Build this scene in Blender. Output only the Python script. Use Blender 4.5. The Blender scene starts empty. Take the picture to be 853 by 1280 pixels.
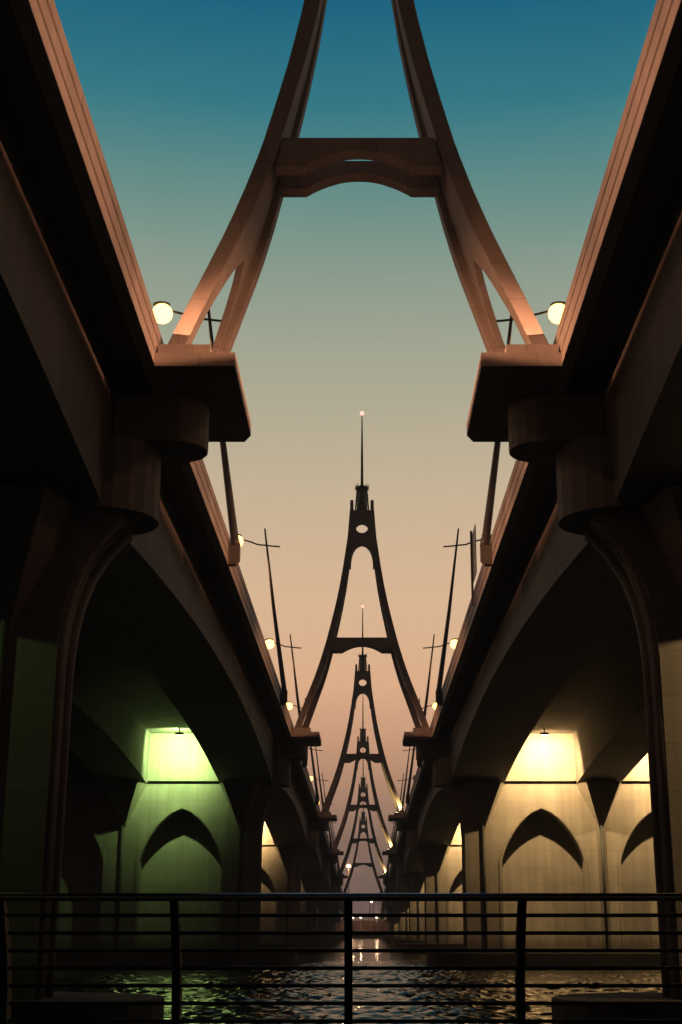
import bpy, bmesh, math, random
from mathutils import Vector, Matrix
from mathutils.geometry import tessellate_polygon
random.seed(7)
R = math.radians
scene = bpy.context.scene
col = scene.collection

# ------------------------------------------------------------------ camera
EYE = 2.9
cam_d = bpy.data.cameras.new('camera')
cam = bpy.data.objects.new('camera', cam_d)
col.objects.link(cam)
cam.location = (0.16, 0, EYE)
cam.rotation_euler = (R(90 + 17.07), 0, 0)
cam_d.sensor_fit = 'VERTICAL'
cam_d.sensor_height = 36
cam_d.lens = 1700 * 36 / 1280
cam_d.shift_x = -28.5 / 1280
cam_d.clip_start = 0.1
cam_d.clip_end = 6000
scene.camera = cam

# ------------------------------------------------------------------ view, sampling
scene.view_settings.view_transform = 'Standard'
scene.view_settings.look = 'None'
scene.view_settings.exposure = 0.0
scene.view_settings.gamma = 1.0
scene.cycles.use_denoising = True
scene.cycles.max_bounces = 5
scene.cycles.sample_clamp_indirect = 3.0
scene.cycles.use_light_tree = True

def lin(r, g, b):
    f = lambda c: (c/255/12.92) if c <= 10 else ((c/255+0.055)/1.055)**2.4
    return (f(r), f(g), f(b), 1)

# ------------------------------------------------------------------ dusk sky
world = bpy.data.worlds.new('World')
scene.world = world
world.use_nodes = True
nt = world.node_tree
nt.nodes.clear()
N = nt.nodes.new
L = nt.links.new
tc = N('ShaderNodeTexCoord')
sep = N('ShaderNodeSeparateXYZ'); L(tc.outputs['Generated'], sep.inputs[0])
hz = N('ShaderNodeTexNoise'); hz.inputs['Scale'].default_value = 2.2; hz.inputs['Detail'].default_value = 5
hm_ = N('ShaderNodeMapping'); hm_.inputs['Scale'].default_value = (1, 1, 3.5)
L(tc.outputs['Generated'], hm_.inputs['Vector']); L(hm_.outputs[0], hz.inputs['Vector'])
hs = N('ShaderNodeMath'); hs.operation = 'MULTIPLY_ADD'; hs.inputs[1].default_value = 0.045
hs.inputs[2].default_value = -0.0225
L(hz.outputs['Fac'], hs.inputs[0])
ha = N('ShaderNodeMath'); ha.operation = 'ADD'; L(hs.outputs[0], ha.inputs[0]); L(sep.outputs['Z'], ha.inputs[1])
ramp = N('ShaderNodeValToRGB'); L(ha.outputs[0], ramp.inputs[0])
stops = [(-2, (62, 56, 62)), (0.0, (112, 98, 98)), (1.8, (130, 111, 106)), (3.5, (158, 125, 112)), (6.8, (208, 156, 124)),
         (10, (234, 182, 142)), (13.4, (225, 186, 149)), (18.4, (199, 179, 149)), (23.5, (164, 166, 144)),
         (28.4, (120, 148, 136)), (31.5, (84, 134, 132)), (34.1, (42, 117, 130)), (37.7, (4, 96, 124)), (60, (0, 50, 90))]
els = ramp.color_ramp.elements
while len(els) > 1:
    els.remove(els[-1])
els[0].position = 0.0
els[0].color = lin(*stops[0][1])
for a, c in stops[1:]:
    e = els.new(max(0.0005, math.sin(R(a))))
    e.color = lin(*c)
# the afterglow stands ahead of the camera; the sky behind it is already dark
azm = N('ShaderNodeMapRange'); L(sep.outputs['Y'], azm.inputs['Value'])
azm.inputs['From Min'].default_value = -0.25
azm.inputs['From Max'].default_value = 0.78
azm.inputs['To Min'].default_value = 0.02
azm.inputs['To Max'].default_value = 1.0
azm.interpolation_type = 'SMOOTHSTEP'
mul = N('ShaderNodeMix'); mul.data_type = 'RGBA'; mul.blend_type = 'MULTIPLY'; mul.inputs['Factor'].default_value = 1
L(ramp.outputs[0], mul.inputs['A'])
L(azm.outputs['Result'], mul.inputs['B'])
bg = N('ShaderNodeBackground'); L(mul.outputs['Result'], bg.inputs['Color'])
bg.inputs['Strength'].default_value = 1.06
sky = N('ShaderNodeTexSky')
sky.sky_type = 'NISHITA'
sky.sun_disc = False
sky.sun_elevation = R(-2.0)
sky.sun_rotation = R(0)
bg2 = N('ShaderNodeBackground'); L(sky.outputs[0], bg2.inputs['Color'])
bg2.inputs['Strength'].default_value = 0.05
add = N('ShaderNodeAddShader'); L(bg.outputs[0], add.inputs[0]); L(bg2.outputs[0], add.inputs[1])
wo = N('ShaderNodeOutputWorld'); L(add.outputs[0], wo.inputs['Surface'])

SODIUM = (1.0, 0.40, 0.19)
WARM = (1.0, 0.61, 0.25)
GREEN = (0.58, 0.88, 0.26)
P_MAST, P_BAY, P_FILL = 1500, 9500, 11500

# ------------------------------------------------------------------ materials
def concrete(name, base, var=0.25, rough=0.85, panel=(2.4, 1.3)):
    m = bpy.data.materials.new(name); m.use_nodes = True
    t = m.node_tree; n = t.nodes.new; l = t.links.new
    b = t.nodes['Principled BSDF']
    b.inputs['Roughness'].default_value = rough
    geo = n('ShaderNodeNewGeometry')
    n1 = n('ShaderNodeTexNoise'); n1.inputs['Scale'].default_value = 0.35; n1.inputs['Detail'].default_value = 6
    l(geo.outputs['Position'], n1.inputs['Vector'])
    mp = n('ShaderNodeMapping'); mp.inputs['Scale'].default_value = (2.2, 2.2, 0.12)
    l(geo.outputs['Position'], mp.inputs['Vector'])
    n2 = n('ShaderNodeTexNoise'); n2.inputs['Scale'].default_value = 1.0; n2.inputs['Detail'].default_value = 5
    l(mp.outputs[0], n2.inputs['Vector'])
    ad = n('ShaderNodeMath'); ad.operation = 'MULTIPLY'
    l(n1.outputs['Fac'], ad.inputs[0]); l(n2.outputs['Fac'], ad.inputs[1])
    cr = n('ShaderNodeMapRange')
    cr.inputs['From Min'].default_value = 0.10; cr.inputs['From Max'].default_value = 0.42
    cr.inputs['To Min'].default_value = 1 - var; cr.inputs['To Max'].default_value = 1 + var*0.6
    l(ad.outputs[0], cr.inputs['Value'])
    mx = n('ShaderNodeMix'); mx.data_type = 'RGBA'; mx.blend_type = 'MULTIPLY'; mx.inputs['Factor'].default_value = 1
    mx.inputs['A'].default_value = (*base, 1)
    l(cr.outputs[0], mx.inputs['B'])
    # shutter panels: thin joints, each panel a slightly different tone
    sx = n('ShaderNodeSeparateXYZ'); l(geo.outputs['Position'], sx.inputs[0])
    xy = n('ShaderNodeMath'); xy.operation = 'ADD'; l(sx.outputs['X'], xy.inputs[0]); l(sx.outputs['Y'], xy.inputs[1])
    cv = n('ShaderNodeCombineXYZ'); l(xy.outputs[0], cv.inputs['X']); l(sx.outputs['Z'], cv.inputs['Y'])
    br = n('ShaderNodeTexBrick'); l(cv.outputs[0], br.inputs['Vector'])
    br.offset = 0.0; br.inputs['Scale'].default_value = 1.0
    br.inputs['Brick Width'].default_value = panel[0]; br.inputs['Row Height'].default_value = panel[1]
    br.inputs['Mortar Size'].default_value = 0.022; br.inputs['Mortar Smooth'].default_value = 0.3
    br.inputs['Color1'].default_value = (0.92, 0.92, 0.92, 1); br.inputs['Color2'].default_value = (1.05, 1.05, 1.05, 1)
    br.inputs['Mortar'].default_value = (0.78, 0.77, 0.75, 1)
    # tide mark: wet, weed-dark concrete with a ragged upper edge just over the water
    tn = n('ShaderNodeMath'); tn.operation = 'MULTIPLY_ADD'; tn.inputs[1].default_value = -1.6
    l(n2.outputs['Fac'], tn.inputs[0]); l(sx.outputs['Z'], tn.inputs[2])
    tr = n('ShaderNodeMapRange'); l(tn.outputs[0], tr.inputs['Value'])
    tr.inputs['From Min'].default_value = 0.9; tr.inputs['From Max'].default_value = 1.7
    tr.inputs['To Min'].default_value = 0.45; tr.inputs['To Max'].default_value = 1.0
    m3 = n('ShaderNodeMix'); m3.data_type = 'RGBA'; m3.blend_type = 'MULTIPLY'; m3.inputs['Factor'].default_value = 1
    l(br.outputs['Color'], m3.inputs['A']); l(tr.outputs[0], m3.inputs['B'])
    m2 = n('ShaderNodeMix'); m2.data_type = 'RGBA'; m2.blend_type = 'MULTIPLY'; m2.inputs['Factor'].default_value = 1
    l(mx.outputs['Result'], m2.inputs['A']); l(m3.outputs['Result'], m2.inputs['B'])
    l(m2.outputs['Result'], b.inputs['Base Color'])
    n3 = n('ShaderNodeTexNoise'); n3.inputs['Scale'].default_value = 9; n3.inputs['Detail'].default_value = 8
    l(geo.outputs['Position'], n3.inputs['Vector'])
    bp = n('ShaderNodeBump'); bp.inputs['Strength'].default_value = 0.25; bp.inputs['Distance'].default_value = 0.03
    l(n3.outputs['Fac'], bp.inputs['Height'])
    l(bp.outputs[0], b.inputs['Normal'])
    return m

def plain(name, base, rough=0.5, metal=0.0, var=0.15):
    m = bpy.data.materials.new(name); m.use_nodes = True
    t = m.node_tree; n = t.nodes.new; l = t.links.new
    b = t.nodes['Principled BSDF']
    b.inputs['Roughness'].default_value = rough
    b.inputs['Metallic'].default_value = metal
    tcn = n('ShaderNodeTexCoord')
    n1 = n('ShaderNodeTexNoise'); n1.inputs['Scale'].default_value = 3; n1.inputs['Detail'].default_value = 5
    l(tcn.outputs['Object'], n1.inputs['Vector'])
    cr = n('ShaderNodeMapRange'); cr.inputs['To Min'].default_value = 1-var; cr.inputs['To Max'].default_value = 1+var
    l(n1.outputs['Fac'], cr.inputs['Value'])
    mx = n('ShaderNodeMix'); mx.data_type = 'RGBA'; mx.blend_type = 'MULTIPLY'; mx.inputs['Factor'].default_value = 1
    mx.inputs['A'].default_value = (*base, 1)
    l(cr.outputs[0], mx.inputs['B']); l(mx.outputs['Result'], b.inputs['Base Color'])
    return m

def glow(name, c, s):
    m = bpy.data.materials.new(name); m.use_nodes = True
    b = m.node_tree.nodes['Principled BSDF']
    b.inputs['Base Color'].default_value = (0.8, 0.8, 0.8, 1)
    b.inputs['Emission Color'].default_value = (*c, 1)
    b.inputs['Emission Strength'].default_value = s
    return m

M = dict(
    deck=concrete('deck_concrete', (0.18, 0.175, 0.17)),
    edge=concrete('lightened_edge_concrete', (0.46, 0.43, 0.41), var=0.2),  # edge and platform colour lightened to look lamp-lit while undersides stay dark
    pier=concrete('pier_concrete', (0.27, 0.26, 0.24), var=0.25),
    arch=concrete('arch_concrete', (0.36, 0.33, 0.315), var=0.2),
    cap=concrete('pile_cap_concrete', (0.06, 0.06, 0.055), var=0.4),
    quay=concrete('quay_concrete', (0.22, 0.21, 0.20)),
    paving=concrete('paving', (0.20, 0.19, 0.18)),
    asphalt=concrete('asphalt', (0.05, 0.05, 0.052)),
    steel=plain('painted_steel', (0.10, 0.105, 0.11), 0.45, 0.3),
    pipe=plain('dark_pipe', (0.012, 0.02, 0.02), 0.6, 0.0),
    rail=plain('brushed_steel', (0.42, 0.41, 0.40), 0.22, 1.0, 0.05),
    post=plain('dark_post', (0.03, 0.03, 0.033), 0.5, 0.3),
    unlit=plain('lamp_glass_off', (0.25, 0.25, 0.24), 0.2),
    bulb=glow('sodium_glow', (1.0, 0.5, 0.13), 6),
    bay=glow('flood_glow', WARM, 20),
    bayg=glow('flood_glow_green', GREEN, 12),
    red=glow('beacon_glow', (1.0, 0.40, 0.32), 2.2),
    white=glow('white_glow', (1.0, 0.72, 0.42), 6),
    brick=concrete('red_render', (0.22, 0.11, 0.085)),
    leaf=plain('leaf', (0.05, 0.08, 0.035), 0.7),
    bark=plain('bark', (0.09, 0.065, 0.045), 0.9),
    glass=plain('window_glass', (0.07, 0.06, 0.055), 0.15),
)

# ------------------------------------------------------------------ helpers
def link(name, bm, mat, parent=None, smooth=False, bevel=0.0):
    bmesh.ops.recalc_face_normals(bm, faces=bm.faces)
    me = bpy.data.meshes.new(name)
    bm.to_mesh(me); bm.free()
    if smooth:
        for p in me.polygons: p.use_smooth = True
    me.materials.append(mat)
    o = bpy.data.objects.new(name, me)
    col.objects.link(o)
    if parent: o.parent = parent
    if bevel:
        b = o.modifiers.new('bevel', 'BEVEL'); b.width = bevel; b.segments = 2; b.limit_method = 'ANGLE'
    return o

def tag(o, label=None, cat=None, group=None, kind=None):
    if label: o['label'] = label
    if cat: o['category'] = cat
    if group: o['group'] = group
    if kind: o['kind'] = kind
    return o

def thing(name, loc, label, cat, group=None, rz=0):
    o = bpy.data.objects.new(name, None); col.objects.link(o)
    o.empty_display_size = 0.5
    o.location = loc; o.rotation_euler = (0, 0, rz)
    return tag(o, label, cat, group)

def copy_tree(o, parent=None):
    c = o.copy(); col.objects.link(c)
    if parent: c.parent = parent
    for ch in list(o.children):
        if ch.type != 'LIGHT': copy_tree(ch, c)
    return c

def box(bm, x0, x1, y0, y1, z0, z1):
    v = [bm.verts.new(p) for p in ((x0,y0,z0),(x1,y0,z0),(x1,y1,z0),(x0,y1,z0),(x0,y0,z1),(x1,y0,z1),(x1,y1,z1),(x0,y1,z1))]
    for f in ((0,3,2,1),(4,5,6,7),(0,1,5,4),(1,2,6,5),(2,3,7,6),(3,0,4,7)):
        bm.faces.new([v[i] for i in f])

def mirror(bm, s):
    if s < 0:
        for v in bm.verts: v.co.x = -v.co.x
    return bm

def extrude(bm, outline, y0, y1, holes=(), plane='xz'):
    """polygon with holes in the xz (or xy) plane pushed through the third axis"""
    P = (lambda a, b, c: (a, c, b)) if plane == 'xz' else (lambda a, b, c: (a, b, c))
    loops = [list(outline)] + [list(h) for h in holes]
    flat = [p for lp in loops for p in lp]
    tris = tessellate_polygon([[Vector((a, b, 0)) for a, b in lp] for lp in loops])
    lo = [bm.verts.new(P(a, b, y0)) for a, b in flat]
    hi = [bm.verts.new(P(a, b, y1)) for a, b in flat]
    for t in tris:
        for vs in (lo, hi):
            try: bm.faces.new([vs[i] for i in t])
            except ValueError: pass
    k = 0
    for lp in loops:
        n = len(lp)
        for i in range(n):
            a, b = k+i, k+(i+1) % n
            try: bm.faces.new((lo[a], lo[b], hi[b], hi[a]))
            except ValueError: pass
        k += n

def tube(bm, pts, rad, n=10, cap=True):
    pts = [Vector(p) for p in pts]
    rads = rad if isinstance(rad, (list, tuple)) else [rad]*len(pts)
    rings = []
    for i, p in enumerate(pts):
        d = (pts[min(i+1, len(pts)-1)] - pts[max(i-1, 0)]).normalized()
        u = d.cross(Vector((0, 1, 0)) if abs(d.y) < 0.9 else Vector((1, 0, 0))).normalized()
        w = d.cross(u)
        rings.append([bm.verts.new(p + (u*math.cos(2*math.pi*k/n) + w*math.sin(2*math.pi*k/n))*rads[i]) for k in range(n)])
    for a, b in zip(rings, rings[1:]):
        for k in range(n):
            bm.faces.new((a[k], a[(k+1) % n], b[(k+1) % n], b[k]))
    if cap:
        bm.faces.new(rings[0][::-1]); bm.faces.new(rings[-1])

def loft(bm, rings):
    rs = [[bm.verts.new(p) for p in r] for r in rings]
    n = len(rs[0])
    for a, b in zip(rs, rs[1:]):
        for k in range(n):
            bm.faces.new((a[k], a[(k+1) % n], b[(k+1) % n], b[k]))
    bm.faces.new(rs[0][::-1]); bm.faces.new(rs[-1])

def ball(bm, c, r, sx=1, sy=1, sz=1, u=12, v=8):
    mt = Matrix.Translation(c) @ Matrix.Diagonal((sx, sy, sz, 1))
    bmesh.ops.create_uvsphere(bm, u_segments=u, v_segments=v, radius=r, matrix=mt)

def lerp_tab(tab, z):
    if z <= tab[0][0]: return tab[0][1]
    for (a, x), (b, y) in zip(tab, tab[1:]):
        if z <= b: return x + (y-x)*(z-a)/(b-a)
    return tab[-1][1]

def light(name, kind, loc, energy, color, parent, radius=0.2, spot=None, blend=0.5, aim=None):
    d = bpy.data.lights.new(name, kind)
    d.energy = energy; d.color = color; d.shadow_soft_size = radius
    if kind == 'SPOT': d.spot_size = R(spot); d.spot_blend = blend
    o = bpy.data.objects.new(name, d); col.objects.link(o)
    o.location = loc
    if aim is not None:
        o.rotation_euler = (Vector(aim)-Vector(loc)).to_track_quat('-Z', 'Y').to_euler()
    if parent: o.parent = parent
    return o

def drop(y):                      # the roadway falls away gently beyond the second arch
    if y < 38: return 0.028*(38-y)
    if y <= 100: return 0.0
    d = y-100
    return -(0.00005*d*d + 0.007*d)

PIERS = [38.8, 115.6, 189.0, 254.0, 322.0, 392.0]
SUPPORTS = [-38.0] + PIERS + [462.0, 532.0]
SIDE = {1: 'warm-lit side', -1: 'green-lit side'}

# ------------------------------------------------------------------ the setting
import numpy as np
def water_mesh():
    """real wavelets near the railing, running flat towards the edges of the sheet"""
    rng = np.random.default_rng(5)
    xs = np.concatenate([[-3000, -300], np.arange(-42, 42.01, 0.17), [300, 3000]])
    ys = np.concatenate([[13.003, 24], np.arange(36, 145.01, 0.2), [400, 5000]])
    X, Y = np.meshgrid(xs, ys)
    Z = np.zeros_like(X)
    for _ in range(60):
        lam = rng.uniform(0.45, 1.5)
        k = 2*math.pi/lam
        a = rng.normal(math.pi/2, 0.75)
        Z += (0.048/k)*np.sin(k*(X*math.cos(a)+Y*math.sin(a)) + rng.uniform(0, 6.28))
    fade = np.clip((42-np.abs(X))/8, 0, 1)*np.clip((145-Y)/30, 0, 1)*np.clip((Y-36)/4, 0, 1)
    Z *= fade
    ny, nx = X.shape
    idx = np.arange(nx*ny).reshape(ny, nx)
    f = np.stack([idx[:-1, :-1], idx[:-1, 1:], idx[1:, 1:], idx[1:, :-1]], -1).reshape(-1, 4)
    me = bpy.data.meshes.new('water')
    me.from_pydata(np.stack([X, Y, Z], -1).reshape(-1, 3).tolist(), [], f.tolist())
    for p in me.polygons: p.use_smooth = True
    return me
wm = bpy.data.materials.new('creek_water'); wm.use_nodes = True
t = wm.node_tree; b = t.nodes['Principled BSDF']
b.inputs['Base Color'].default_value = (0.004, 0.010, 0.012, 1)
b.inputs['Roughness'].default_value = 0.06
b.inputs['IOR'].default_value = 1.33
geo = t.nodes.new('ShaderNodeNewGeometry')
mp = t.nodes.new('ShaderNodeMapping'); mp.inputs['Scale'].default_value = (0.6, 1.0, 1)
t.links.new(geo.outputs['Position'], mp.inputs['Vector'])
na = t.nodes.new('ShaderNodeTexNoise'); na.inputs['Scale'].default_value = 0.55; na.inputs['Detail'].default_value = 4
nb = t.nodes.new('ShaderNodeTexNoise'); nb.inputs['Scale'].default_value = 2.6; nb.inputs['Detail'].default_value = 5
for q in (na, nb): t.links.new(mp.outputs[0], q.inputs['Vector'])
ba = t.nodes.new('ShaderNodeBump'); ba.inputs['Strength'].default_value = 1.0; ba.inputs['Distance'].default_value = 0.05
bb = t.nodes.new('ShaderNodeBump'); bb.inputs['Strength'].default_value = 1.0; bb.inputs['Distance'].default_value = 0.06
t.links.new(na.outputs['Fac'], ba.inputs['Height']); t.links.new(nb.outputs['Fac'], bb.inputs['Height'])
t.links.new(ba.outputs[0], bb.inputs['Normal']); t.links.new(bb.outputs[0], b.inputs['Normal'])
wme = water_mesh(); wme.materials.append(wm)
wo_ = bpy.data.objects.new('water', wme); col.objects.link(wo_)
tag(wo_, kind='structure')

bm = bmesh.new(); box(bm, -200, 200, -120, 13.0, -2.0, 2.05)
tag(link('promenade', bm, M['paving']), kind='structure')
bm = bmesh.new(); box(bm, -1500, 1500, 476, 2500, -2.0, 1.5)
tag(link('far_bank', bm, M['quay']), kind='structure')

# ------------------------------------------------------------------ bridge decks
def girder_z(y):
    for a, b in zip(SUPPORTS, SUPPORTS[1:]):
        if a <= y <= b:
            u = (y-(a+b)/2)/((b-a)/2)
            return 16.45 - 1.95*u*u
    return 15.0

def stations(step):
    ys = set(SUPPORTS)
    y = -38.0
    while y < 532: ys.add(round(y, 2)); y += step
    return sorted(ys)

def sweep(profile, ys, s):
    bm = bmesh.new()
    loft(bm, [[(x, y, z+drop(y)) for x, z in profile(y)] for y in ys])
    return mirror(bm, s)

for s in (1, -1):
    root = thing('bridge_deck', (0, 0, 0),
                 'dark concrete deck with orange-lit edge over the piers on the ' + SIDE[s], 'bridge deck', 'two parallel bridge decks')
    ys = stations(6.0)
    link('slab', sweep(lambda y: [(6.15, 18.75), (33.15, 18.75), (33.15, 19.0), (6.15, 19.0)], ys, s), M['deck'], root)
    fas = [(5.80, 18.20), (5.80, 18.58), (5.87, 18.62), (5.87, 18.67), (5.80, 18.71), (5.80, 19.10), (5.87, 19.14),
           (5.87, 19.18), (5.80, 19.22), (5.80, 19.55), (6.147, 19.55), (6.147, 18.20)]
    link('edge_beam', sweep(lambda y: fas, ys, s), M['edge'], root)
    link('edge_beam', sweep(lambda y: [(39.3-x, z) for x, z in fas[::-1]], ys, s), M['deck'], root)
    gy = stations(2.5)
    for a, b in ((7.4, 11.8), (17.83, 21.47), (27.5, 31.9)):
        link('girder', sweep(lambda y: [(a, girder_z(y)), (b, girder_z(y)), (b+0.12, 18.748), (a-0.12, 18.748)], gy, s), M['deck'], root)
    link('road_surface', sweep(lambda y: [(6.3, 19.004), (33.0, 19.004), (33.0, 19.06), (6.3, 19.06)], ys, s), M['asphalt'], root)

# ------------------------------------------------------------------ piers
def niche(cx, w=3.35, z0=1.6, spring=8.4, apex=12.5, n=12):
    """pointed arch outline, from bottom right round to bottom left"""
    h = apex-spring
    r = (w*w+h*h)/(2*w)
    pts = [(cx+w, z0)]
    for i in range(n+1):
        z = spring + h*i/n
        x = 0.68*(math.sqrt(max(r*r-(z-spring)**2, 0)) - (r-w)) + 0.32*w*(1-i/n)
        pts.append((cx+x, z))
    for i in range(n-1, -1, -1):
        z = spring + h*i/n
        x = 0.68*(math.sqrt(max(r*r-(z-spring)**2, 0)) - (r-w)) + 0.32*w*(1-i/n)
        pts.append((cx-x, z))
    pts.append((cx-w, z0))
    return pts

EDGE = [(8.45, 1.15), (8.45, 10.2), (8.38, 11.2), (8.22, 12.1), (7.95, 12.9), (7.55, 13.6), (7.1, 14.1), (6.9, 14.3), (6.9, 14.55)]

def stadium(x0, x1, hw, n=10):
    """plan of a beam with a half round nose towards x0"""
    p = [(x0+hw - hw*math.sin(math.pi*i/n), -hw*math.cos(math.pi*i/n)) for i in range(n+1)]
    return p + [(x1, hw), (x1, -hw)]

def make_pier(s):
    root = thing('bridge_pier', (0, 0, 0), 'pier', 'pier')
    outline = EDGE + [(39.3-x, z) for x, z in EDGE[::-1]]
    bm = bmesh.new()
    extrude(bm, outline, -1.2, 0.2, [niche(14.8), niche(24.5)])
    w = link('front_wall', mirror(bm, s), M['pier'], root)
    bm = bmesh.new(); extrude(bm, outline, 0.203, 1.2)
    link('back_wall', mirror(bm, s), M['pier'], root)
    # thin raised moulding round each niche
    for cx in (14.8, 24.5):
        bm = bmesh.new()
        extrude(bm, niche(cx, 3.62, 1.35, 8.4, 12.86), -1.27, -1.203, [niche(cx, 3.42, 1.5, 8.4, 12.6)])
        link('niche_moulding', mirror(bm, s), M['pier'], root)
    # roll mouldings that follow the flared edge
    bm = bmesh.new()
    for yy, r in ((-0.95, 0.16), (-0.45, 0.10), (0.35, 0.16)):
        tube(bm, [(x-0.02, yy, z) for x, z in EDGE[:-1]], r, 8)
    link('edge_moulding', mirror(bm, s), M['pier'], root, smooth=True)
    # joint, then the diaphragm between the girders
    bm = bmesh.new(); box(bm, 8.4, 30.9, -0.2, 1.0, 14.55, 14.82)
    link('bearing_joint', mirror(bm, s), M['pipe'], root)
    for a, b_ in ((11.80, 17.83), (21.47, 27.5)):
        bm = bmesh.new(); box(bm, a, b_, -1.15, 0.9, 14.82, 18.745)
        link('diaphragm', mirror(bm, s), M['pier'], root)
    for c in (9.95, 19.65, 29.35):
        rings = []
        for i in range(9):
            q = i/8
            e = q**1.05
            hw = 0.16 + (1.86-0.16)*e
            dy = 0.06 + 2.1*e
            z = 10.9 + 3.64*q
            rings.append([(c-hw, -1.203, z), (c-hw*0.75, -1.203-dy, z), (c+hw*0.75, -1.203-dy, z), (c+hw, -1.203, z)])
        bm = bmesh.new(); loft(bm, rings)
        cp = link('capital', mirror(bm, s), M['pier'], root)
        bm = bmesh.new(); tube(bm, [(c, -1.32, 1.2), (c, -1.32, 11.25)], 0.12, 10)
        link('drainpipe', mirror(bm, s), M['pipe'], root, smooth=True)
    for name, x0, hw, z0, z1 in (('corbel', 5.95, 1.6, 14.5, 16.7), ('crosshead', 4.55, 1.05, 16.7, 18.19)):
        for flip in (0, 1):
            bm = bmesh.new()
            pl = stadium(x0, 7.38 if name == 'corbel' else 7.27, hw)
            if flip: pl = [(39.3-x, y) for x, y in pl[::-1]]
            extrude(bm, pl, z0 + (0.003 if name == 'crosshead' else 0), z1, plane='xy')
            link(name, mirror(bm, s), M['pier'], root, bevel=0.05)
    bm = bmesh.new()
    pl = [(5.3+0.9*0, -2.6)] and stadium(5.2, 34.0, 3.4)
    extrude(bm, pl, -2.0, 1.15, plane='xy')
    link('pile_cap', mirror(bm, s), M['cap'], root, bevel=0.06)
    return root

ORD = ['nearest', 'second', 'third', 'fourth', 'fifth', 'sixth']
PL = {1: ['nearest pier to the railing on the warm-lit side, brownish face',
          'pier with two warm yellow-lit niches, second from the railing'],
      -1: ['nearest pier to the railing on the green-lit side, dim olive face',
           'pier with green-lit pointed niche, second from the railing']}
for s in (1, -1):
    proto = make_pier(s)
    for i, y in enumerate(PIERS):
        p = proto if i == 0 else copy_tree(proto)
        dz = drop(y)
        p.location = (0, y, dz)
        for ch in p.children:
            if ch.name.startswith('pile_cap'): ch.location.z = -dz
        lab = PL[s][i] if i < 2 else f'{ORD[i]} pier from the railing on the ' + SIDE[s]
        tag(p, lab, 'pier', 'piers under the bridges')

# ------------------------------------------------------------------ flood lights in the bays
proto = thing('flood_light', (0, 0, 0), 'x', 'flood light')
bm = bmesh.new(); box(bm, -0.32, 0.32, -0.16, 0.16, 0.0, 0.2); box(bm, -0.05, 0.05, -0.05, 0.05, 0.2, 0.6)
link('housing', bm, M['steel'], proto)
bm = bmesh.new(); box(bm, -0.27, 0.27, -0.12, 0.12, -0.03, -0.003)
proto_lens = link('lens', bm, M['bay'], proto)
first = True
def bay_lamp(s, i, bay, power, color, mat):
    global first
    y = PIERS[i]; dz = drop(y)
    o = proto if first else copy_tree(proto)
    first = False
    o.location = (s*(14.8, 24.5)[bay], y-4.9, 18.1+dz)
    for ch in o.children:
        if ch.name.startswith('lens'):
            if mat is not M['bay']:
                ch.data = ch.data.copy(); ch.data.materials[0] = mat
    where = ('inner', 'outer')[bay]
    tag(o, f'small flood light over the {where} niche of {ORD[i]} pier, ' + SIDE[s], 'flood light', 'flood lights under the slabs')
    light('flood_lamp', 'SPOT', (0, 0, -0.3), power, color, o, 0.12, 140, 0.8, (s*0.6, 3.0, -2.6 if s > 0 or i == 0 else -0.8))
for i in range(6):
    for bay in (0, 1):
        if i == 0 and bay == 1: continue
        bay_lamp(1, i, bay, P_BAY*(0.8 if i == 0 else 1), WARM, M['bay'])
bay_lamp(-1, 0, 0, P_BAY*0.07, GREEN, M['bayg'])
bay_lamp(-1, 1, 0, P_BAY*0.72, GREEN, M['bayg'])
for i in range(2, 6):
    bay_lamp(-1, i, 0, P_BAY*0.9, WARM, M['bay'])

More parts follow.
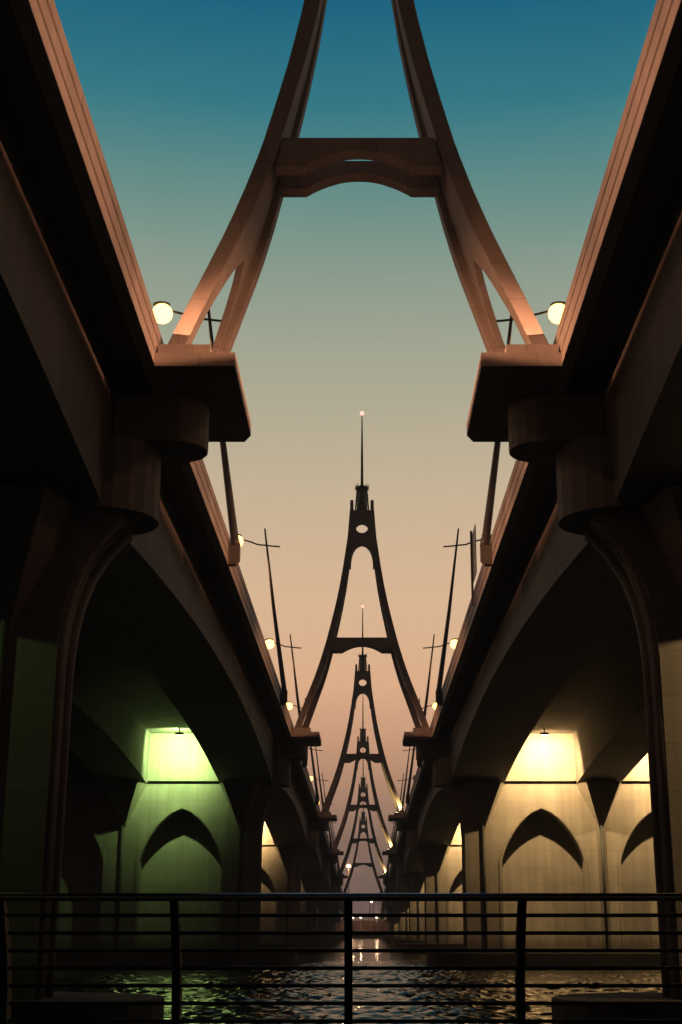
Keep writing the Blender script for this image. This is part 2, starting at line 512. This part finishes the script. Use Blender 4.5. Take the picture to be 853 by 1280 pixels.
# ------------------------------------------------------------------ arches
OUT = [(18.9, 5.66), (20.03, 5.27), (21.8, 4.62), (23.4, 4.03), (25.0, 3.52), (26.6, 3.07), (28.3, 2.65), (29.9, 2.28), (31.7, 1.92), (33.5, 1.63), (36, 1.27), (38.4, 1.08)]
YF = [(18.9, 2.45), (22.0, 1.85), (26.5, 1.10), (30, 0.86), (34, 0.66)]
def make_arch():
    root = thing('bridge_arch', (0, 0, 0), 'x', 'arch')
    zs = [18.95 + (33.4-18.95)*i/24 for i in range(25)]
    for s in (1, -1):
        for f in (-1, 1):
            rings = []
            for z in zs:
                back = (0.24 if z < 24 else 0.24*max(0, (34-z)/10)) if f > 0 else 0.0
                xo = lerp_tab(OUT, z)-back; xi = xo-0.54
                yo = f*lerp_tab(YF, z); yi = yo - f*0.55
                rings.append([(xo, yo, z), (xi, yo, z), (xi, yi, z), (xo, yi, z)])
            bm = bmesh.new(); loft(bm, rings)
            link('rib', mirror(bm, s), M['arch'], root, bevel=0.035)
        bm = bmesh.new()
        for f in (-1, 1):            # the web springs from both ribs and closes in an arch
            rings = []
            for z in zs[1:]:
                xc = lerp_tab(OUT, z)-0.40
                y = lerp_tab(YF, z)-0.552
                q = min(1.0, max(0.0, (z-19.4)/3.6))
                yi = max(0.002, y*(math.sqrt(max(0, 1-q*q))))
                if yi > y-0.04: yi = y-0.04
                rings.append([(xc+0.11, f*y, z), (xc-0.11, f*y, z), (xc-0.11, f*yi, z), (xc+0.11, f*yi, z)])
            loft(bm, rings)
        link('web_plate', mirror(bm, s), M['arch'], root)
        # seat of the leg: platform carried by the deck edge, pedestals on it
        bm = bmesh.new()
        pl = [(5.797, -3.1), (3.5, -3.1), (3.5, 2.6), (3.75, 3.2), (5.797, 3.2)]
        extrude(bm, pl, 18.20, 18.62, plane='xy')
        pf = link('platform', mirror(bm, s), M['edge'], root)
        for f in (-1, 1):
            bm = bmesh.new(); box(bm, 4.25, 5.75, min(f*1.55, f*2.85), max(f*1.55, f*2.85), 18.623, 18.98)
            link('pedestal', mirror(bm, s), M['edge'], pf)
    for f in (-1, 1):
        top, low = 26.98, 25.93
        xo = 2.35
        pts = [(-xo-0.05, top), (-xo-0.30, low)]
        n = 16
        for i in range(n+1):
            u = -1+2*i/n
            pts.append((1.72*u, low + 0.58*(1-u*u) + (0.0 if abs(u) < 1 else 0)))
        pts += [(xo+0.30, low), (xo+0.05, top)]
        bm = bmesh.new(); extrude(bm, pts, min(f*0.96, f*0.40), max(f*0.96, f*0.40))
        link('crossbeam', bm, M['arch'], root, bevel=0.03)
    # tower head with crotch arch and oval opening
    pts = []
    for z in (33.4, 34.5, 36, 37.4, 38.5): pts.append((lerp_tab(OUT, z), z))
    right = pts
    crotch = [(0.97*math.cos(math.pi*i/14), 33.4 + 2.1*math.sin(math.pi*i/14)**0.8) for i in range(15)]
    outline = right + [(-x, z) for x, z in right[::-1]] + [(x, z) for x, z in crotch[::-1]]
    hole = [(0.56*math.cos(2*math.pi*i/20), 36.95+0.55*math.sin(2*math.pi*i/20)) for i in range(20)]
    bm = bmesh.new(); extrude(bm, outline, -0.62, 0.62, [hole])
    link('tower_head', bm, M['arch'], root)
    bm = bmesh.new()
    for sx in (-1, 1):
        for sy in (-1, 1):
            cx, cy = sx*0.9, sy*0.48
            loft(bm, [[(cx-0.16, cy-0.13, 38.503), (cx+0.16, cy-0.13, 38.503), (cx+0.16, cy+0.13, 38.503), (cx-0.16, cy+0.13, 38.503)],
                      [(cx-0.14, cy-0.11, 39.45), (cx+0.14, cy-0.11, 39.45), (cx+0.14, cy+0.11, 39.45), (cx-0.14, cy+0.11, 39.45)]])
    link('pinnacle', bm, M['arch'], root)
    bm = bmesh.new()
    for k in range(8):
        a = 2*math.pi*k/8
        tube(bm, [(0.60*math.cos(a), 0.52*math.sin(a), 38.5), (0.44*math.cos(a), 0.42*math.sin(a), 40.45)], 0.07, 6)
    tube(bm, [(0, 0, 38.5), (0, 0, 40.45)], [0.42, 0.24], 10)
    ln = link('lantern', bm, M['steel'], root)
    bm = bmesh.new(); tube(bm, [(0, 0, 40.45), (0, 0, 40.6), (0, 0, 40.62), (0, 0, 40.82)], [0.46, 0.56, 0.62, 0.62], 14)
    for k in range(8):
        a = 2*math.pi*k/8
        tube(bm, [(0.56*math.cos(a), 0.56*math.sin(a), 40.8), (0.56*math.cos(a), 0.56*math.sin(a), 41.05)], 0.04, 6)
    link('collar', bm, M['steel'], ln)
    bm = bmesh.new(); tube(bm, [(0, 0, 40.8), (0, 0, 41.2), (0, 0, 44), (0, 0, 47.75)], [0.2, 0.13, 0.10, 0.045], 10)
    sp = link('spire', bm, M['steel'], root, smooth=True)
    bm = bmesh.new(); ball(bm, (0, 0, 47.9), 0.20)
    link('beacon', bm, M['red'], sp, smooth=True)
    return root

AL = ['nearest concrete arch, cut by the frame top, feet lit orange', 'second arch from the railing, dark against the sky with red beacon on its spire',
      'third arch from the railing, framed inside the second arch', 'fourth arch from the railing, seen through the third arch',
      'fifth arch from the railing, seen between distant decks', 'farthest small arch, only its crossbeam and legs clear']
arch0 = make_arch()
for i, y in enumerate(PIERS):
    a = arch0 if i == 0 else copy_tree(arch0)
    a.location = (0, y, drop(y))
    tag(a, AL[i], 'arch', 'concrete arches straddling the bridges')

# up-lights at some feet of the far arches
bm = bmesh.new(); box(bm, -0.2, 0.2, -0.15, 0.15, 0.0, 0.3)
upl = thing('foot_light', (0, 0, 0), 'x', 'flood light')
link('housing', bm, M['steel'], upl)
bm = bmesh.new(); box(bm, -0.16, 0.16, -0.11, 0.11, 0.303, 0.33); link('lens', bm, M['white'], upl)
for k, i in enumerate((2, 3, 4)):
    o = upl if k == 0 else copy_tree(upl)
    y, dz = PIERS[i], drop(PIERS[i])
    o.location = (4.6, y-2.98, 18.623+dz)
    tag(o, f'small light at the foot of the {ORD[i]} arch, shining up its leg', 'flood light', 'lights at the arch feet')
    light('foot_lamp', 'SPOT', (0, 0, 0.4), 1500, (1, 0.66, 0.25), o, 0.06, 70, 0.6, (0.3, 2.2, 2.2))

# ------------------------------------------------------------------ street lamps on leaning masts
def make_mast(s, dx=0.0, bracket=True):
    root = thing('street_lamp', (0, 0, 0), 'x', 'street lamp')
    bm = bmesh.new(); box(bm, 5.32, 5.797, -0.28, 0.28, 18.5, 19.1)
    loft(bm, [[(5.5, -0.2, 18.25), (5.797, -0.2, 18.25), (5.797, 0.2, 18.25), (5.5, 0.2, 18.25)],
              [(5.32, -0.28, 18.498), (5.797, -0.28, 18.498), (5.797, 0.28, 18.498), (5.32, 0.28, 18.498)]])
    if bracket: link('base_bracket', mirror(bm, s), M['deck'], root)
    else: bm.free()
    bm = bmesh.new(); tube(bm, [(dx+5.52, 0, 19.102 if bracket else 19.063), (dx+5.56, 0, 19.4), (dx+6.4, 0, 25.2), (dx+7.2, 0, 31.4)], [0.24, 0.19, 0.13, 0.06], 12)
    link('mast', mirror(bm, s), M['steel'], root, smooth=True)
    bm = bmesh.new()
    tube(bm, [(dx+a, 0, c) for a, c in ((6.05, 30.0), (6.6, 30.04), (7.1, 30.1), (7.7, 30.16), (8.2, 30.36), (8.7, 30.5), (9.0, 30.53))], 0.06, 8)
    link('crossarm', mirror(bm, s), M['steel'], root, smooth=True)
    bm = bmesh.new(); ball(bm, (dx+9.3, 0, 30.86), 0.42, 1.0, 0.7, 0.28)
    hd = link('lamp_head', mirror(bm, s), M['steel'], root, smooth=True)
    bm = bmesh.new(); ball(bm, (dx+9.25, 0, 30.40), 0.48, u=20, v=12)
    link('bulb', mirror(bm, s), M['bulb'], hd, smooth=True)
    return root

MASTS = [33.0, 58.0, 97.0, 133.5, 170.0, 206.5, 243.0, 280.0, 317.0, 354.0]  # first mast is unseen, added to light the deck edges and arch feet
WHERE = ['added unseen behind the deck edge by the nearest arch', 'behind the nearest arch', 'before the second arch', 'behind the second arch', 'before the third arch',
         'behind the third arch', 'before the fourth arch', 'behind the fourth arch', 'before the fifth arch', 'behind the fifth arch']
for s in (1, -1):
    proto_m = make_mast(s)
    lights_off = {1: (97.0, 206.5, 243.0, 280.0, 317.0, 354.0), -1: (206.5, 317.0, 354.0)}[s]
    for i, y in enumerate(MASTS):
        o = make_mast(s, 2.4, False) if i == 0 else proto_m if i == 1 else copy_tree(proto_m)
        dz = drop(y)
        o.location = (0, y, dz)
        lit = y not in lights_off
        tag(o, ('lit' if lit else 'unlit') + f' leaning street lamp {WHERE[i]}, ' + SIDE[s], 'street lamp', 'leaning street lamps along the deck edges')
        if lit:
            light('street_light', 'SPOT', (s*(11.65 if i == 0 else 9.25), 0, 30.0), P_MAST*(1.1 if i == 0 else 1), SODIUM, o, 0.3, 124 if i == 0 else 160, 0.35, (s*9.0, 0, 0))
        else:
            for hd in o.children:
                if hd.name.startswith('lamp_head'):
                    for bu in list(hd.children):
                        bu.data = bu.data.copy(); bu.data.materials[0] = M['unlit']

# added unseen lamps behind the parapets that light deck edges and arch feet
bm = bmesh.new(); box(bm, -0.15, 0.15, -0.15, 0.15, 0.0, 0.75)
fill_lamp = thing('added_deck_lamp', (0, 0, 0), 'x', 'added lamp')
link('housing', bm, M['steel'], fill_lamp, bevel=0.02)
bm = bmesh.new(); box(bm, -0.13, 0.13, -0.13, 0.13, 0.753, 0.87); link('lens', bm, M['bulb'], fill_lamp)
k = 0
for s in (1, -1):
    for q, (y, pw, where) in enumerate(((20.5, 0.75, 'well before the nearest arch'), (30.5, 1.2, 'just before the nearest arch'), (52.0, 0.6, 'beyond the nearest arch'),
                         (76.0, 0.4, 'midway between the first two arches'), (104.0, 0.45, 'just before the second arch'))):
        o = fill_lamp if k == 0 else copy_tree(fill_lamp)
        k += 1
        o.location = (s*9.2, y, 19.064+drop(y))
        tag(o, f'unseen added lamp low behind the parapet {where}, ' + SIDE[s], 'added lamp', 'added lamps behind the parapets')
        light('added_deck_light', 'SPOT', (-s*0.2, 0, 0.868), P_FILL*pw, SODIUM, o, 0.05, 88, 0.9, (-s*10.0, 7.0 if q == 1 else 3.5, -5.2))

# road sign plate on the deck edge, seen almost edge on
sg = thing('road_sign', (5.62, 66.5, 18.7), 'dark road sign plate seen edge-on beside a leaning mast', 'sign')
bm = bmesh.new(); tube(bm, [(0, 0, -0.3), (0, 0, 3.6)], 0.06, 8); link('sign_post', bm, M['steel'], sg)
bm = bmesh.new(); extrude(bm, [(-0.02, 1.0), (0.02, 1.0), (0.02, 3.5), (-0.02, 3.5)], -1.6, 1.2)
link('sign_plate', bm, M['steel'], sg, bevel=0.01).location = (0.09, 0, 0)

# ------------------------------------------------------------------ promenade railing
rl = thing('railing', (0.16, 12.3, 2.05), 'dark horizontal-bar promenade railing with shiny round top rail and curved posts', 'railing')
def bow(z): return -0.46*(z/1.12)**2.2
bm = bmesh.new(); tube(bm, [(-8, bow(1.11), 1.11), (8, bow(1.11), 1.11)], 0.033, 16)
link('top_rail', bm, M['rail'], rl, smooth=True)
for k in range(7):
    z = 0.965-0.143*k
    bm = bmesh.new(); tube(bm, [(-8, bow(z), z), (8, bow(z), z)], 0.016, 10)
    link('rail', bm, M['post'], rl, smooth=True)
for k in range(-5, 6):
    x = -0.13 + 1.46*k
    pts = [0.0, 0.2, 0.4, 0.6, 0.75, 0.9, 1.0, 1.085]
    rings = []
    for z in pts:
        d = 0.085 if z < 0.8 else 0.085-0.12*(z-0.8)
        yc = bow(z)
        rings.append([(x-0.035, yc-d, z), (x+0.035, yc-d, z), (x+0.035, yc+d, z), (x-0.035, yc+d, z)])
    bm = bmesh.new(); loft(bm, rings)
    link('post', bm, M['post'], rl, bevel=0.006)

# ------------------------------------------------------------------ far bank
bd = thing('low_building', (0, 502, 1.5), 'low reddish building across the water at the end of the bridge gap', 'building')
bm = bmesh.new(); box(bm, -10, 9, 0, 12, 0, 4.2); link('wall', bm, M['brick'], bd)
bm = bmesh.new(); box(bm, -10.5, 9.5, -0.8, 12.5, 4.203, 4.6); link('roof', bm, M['quay'], bd)
for x in (-8.5, -6, -3.5, 1.5, 4, 6.5):
    bm = bmesh.new(); box(bm, x-0.6, x+0.6, -0.06, -0.003, 1.2, 2.8); f = link('window', bm, M['glass'], bd)
bm = bmesh.new(); box(bm, -1.6, -0.4, -0.06, -0.003, 0.02, 2.4); link('door', bm, M['steel'], bd)

proto_l = thing('lamp_post', (0, 0, 0), 'x', 'lamp post')
bm = bmesh.new(); tube(bm, [(0, 0, 0), (0, 0, 5.2)], [0.12, 0.07], 8); link('pole', bm, M['steel'], proto_l)
bm = bmesh.new(); ball(bm, (0, 0, 5.5), 0.36); link('globe', bm, M['white'], proto_l, smooth=True)
for k, (x, y) in enumerate(((-3.6, 494), (-0.9, 495), (4.6, 492))):
    o = proto_l if k == 0 else copy_tree(proto_l)
    o.location = (x, y, 1.5)
    tag(o, ['lit globe lamp post on the far bank, beside the water nearest the green-lit side', 'lit globe lamp post in the middle of the far bank',
            'lit globe lamp post on the far bank beneath a dark tree'][k], 'lamp post', 'globe lamps on the far bank')
    light('globe_light', 'POINT', (0, -0.9, 5.5), 700, (1, 0.6, 0.35), o, 0.3)
hm = thing('high_mast_lamp', (-5.2, 498, 1.5), 'tall far lamp glowing orange against the sky beneath the farthest arch', 'street lamp')
bm = bmesh.new(); tube(bm, [(0, 0, 0), (0, 0, 22.5)], [0.3, 0.14], 8); link('pole', bm, M['steel'], hm)
bm = bmesh.new(); ball(bm, (0, 0, 22.9), 0.9, 1, 1, 0.7); link('lamp', bm, M['bulb'], hm, smooth=True)
light('mast_light', 'POINT', (0, -1.6, 22.9), 12000, SODIUM, hm, 0.4)
tw = thing('lattice_tower', (3.0, 520, 1.5), 'small lattice pylon with a white light on the far bank', 'pylon')
bm = bmesh.new()
for sx in (-1, 1):
    for sy in (-1, 1): tube(bm, [(sx*1.4, sy*1.4, 0), (sx*0.5, sy*0.5, 11)], 0.12, 6)
for z0, z1 in ((0, 2.5), (2.5, 5), (5, 7.5), (7.5, 10)):
    w0, w1 = 1.4-0.9*z0/11, 1.4-0.9*z1/11
    for f in (-1, 1):
        tube(bm, [(-w0, f*w0, z0), (w1, f*w1, z1)], 0.07, 5); tube(bm, [(w0, f*w0, z0), (-w1, f*w1, z1)], 0.07, 5)
link('frame', bm, M['steel'], tw)
bm = bmesh.new(); ball(bm, (0, 0, 11.3), 0.5); link('lamp', bm, M['white'], tw, smooth=True)

def tree(x, y, h, label):
    o = thing('tree', (x, y, 1.5), label, 'tree', 'trees on the far bank')
    bm = bmesh.new()
    tube(bm, [(0, 0, 0), (0.1, 0, h*0.3), (0.0, 0.1, h*0.7)], [0.28, 0.2, 0.08], 8)
    for k in range(6):
        a = k*1.1; tube(bm, [(0.05, 0, h*(0.3+0.05*k)), (h*0.22*math.cos(a), h*0.22*math.sin(a), h*(0.5+0.06*k))], [0.09, 0.03], 5)
    link('trunk', bm, M['bark'], o)
    bm = bmesh.new()
    cl = [(random.gauss(0, h*0.17), random.gauss(0, h*0.17), h*random.uniform(0.38, 0.98)) for _ in range(26)]
    for c in cl:
        for _ in range(60):
            p = Vector(c) + Vector((random.gauss(0, 1), random.gauss(0, 1), random.gauss(0, 0.8)))*h*0.07
            d = Vector((random.gauss(0, 1), random.gauss(0, 1), random.gauss(0, 1))).normalized()
            e = d.orthogonal().normalized()*0.22; g = d.cross(e)
            bm.faces.new([bm.verts.new(p+e), bm.verts.new(p+g*0.6), bm.verts.new(p-e), bm.verts.new(p-g*0.6)])
    me = bpy.data.meshes.new('crown'); bm.to_mesh(me); bm.free(); me.materials.append(M['leaf'])
    c = bpy.data.objects.new('crown', me); col.objects.link(c); c.parent = o
tree(8.6, 490, 11.5, 'dark tree on the far bank, largest of the three, beside the lamp')
tree(12.5, 493, 9.0, 'dark tree on the far bank half hidden by the pier')
tree(-9.5, 491, 8.5, 'dark tree on the far bank on the green-lit side')

# ------------------------------------------------------------------ dusk haze
bm = bmesh.new(); box(bm, -160, 160, -60, 900, -3.0, 56)
hzm = bpy.data.materials.new('air'); hzm.use_nodes = True
t = hzm.node_tree; t.nodes.remove(t.nodes['Principled BSDF'])
pv = t.nodes.new('ShaderNodeVolumePrincipled')
pv.inputs['Color'].default_value = (0.9, 0.88, 0.86, 1)
pv.inputs['Density'].default_value = 0.0008
pv.inputs['Anisotropy'].default_value = 0.3
t.links.new(pv.outputs[0], t.nodes['Material Output'].inputs['Volume'])
tag(link('haze', bm, hzm), kind='stuff')
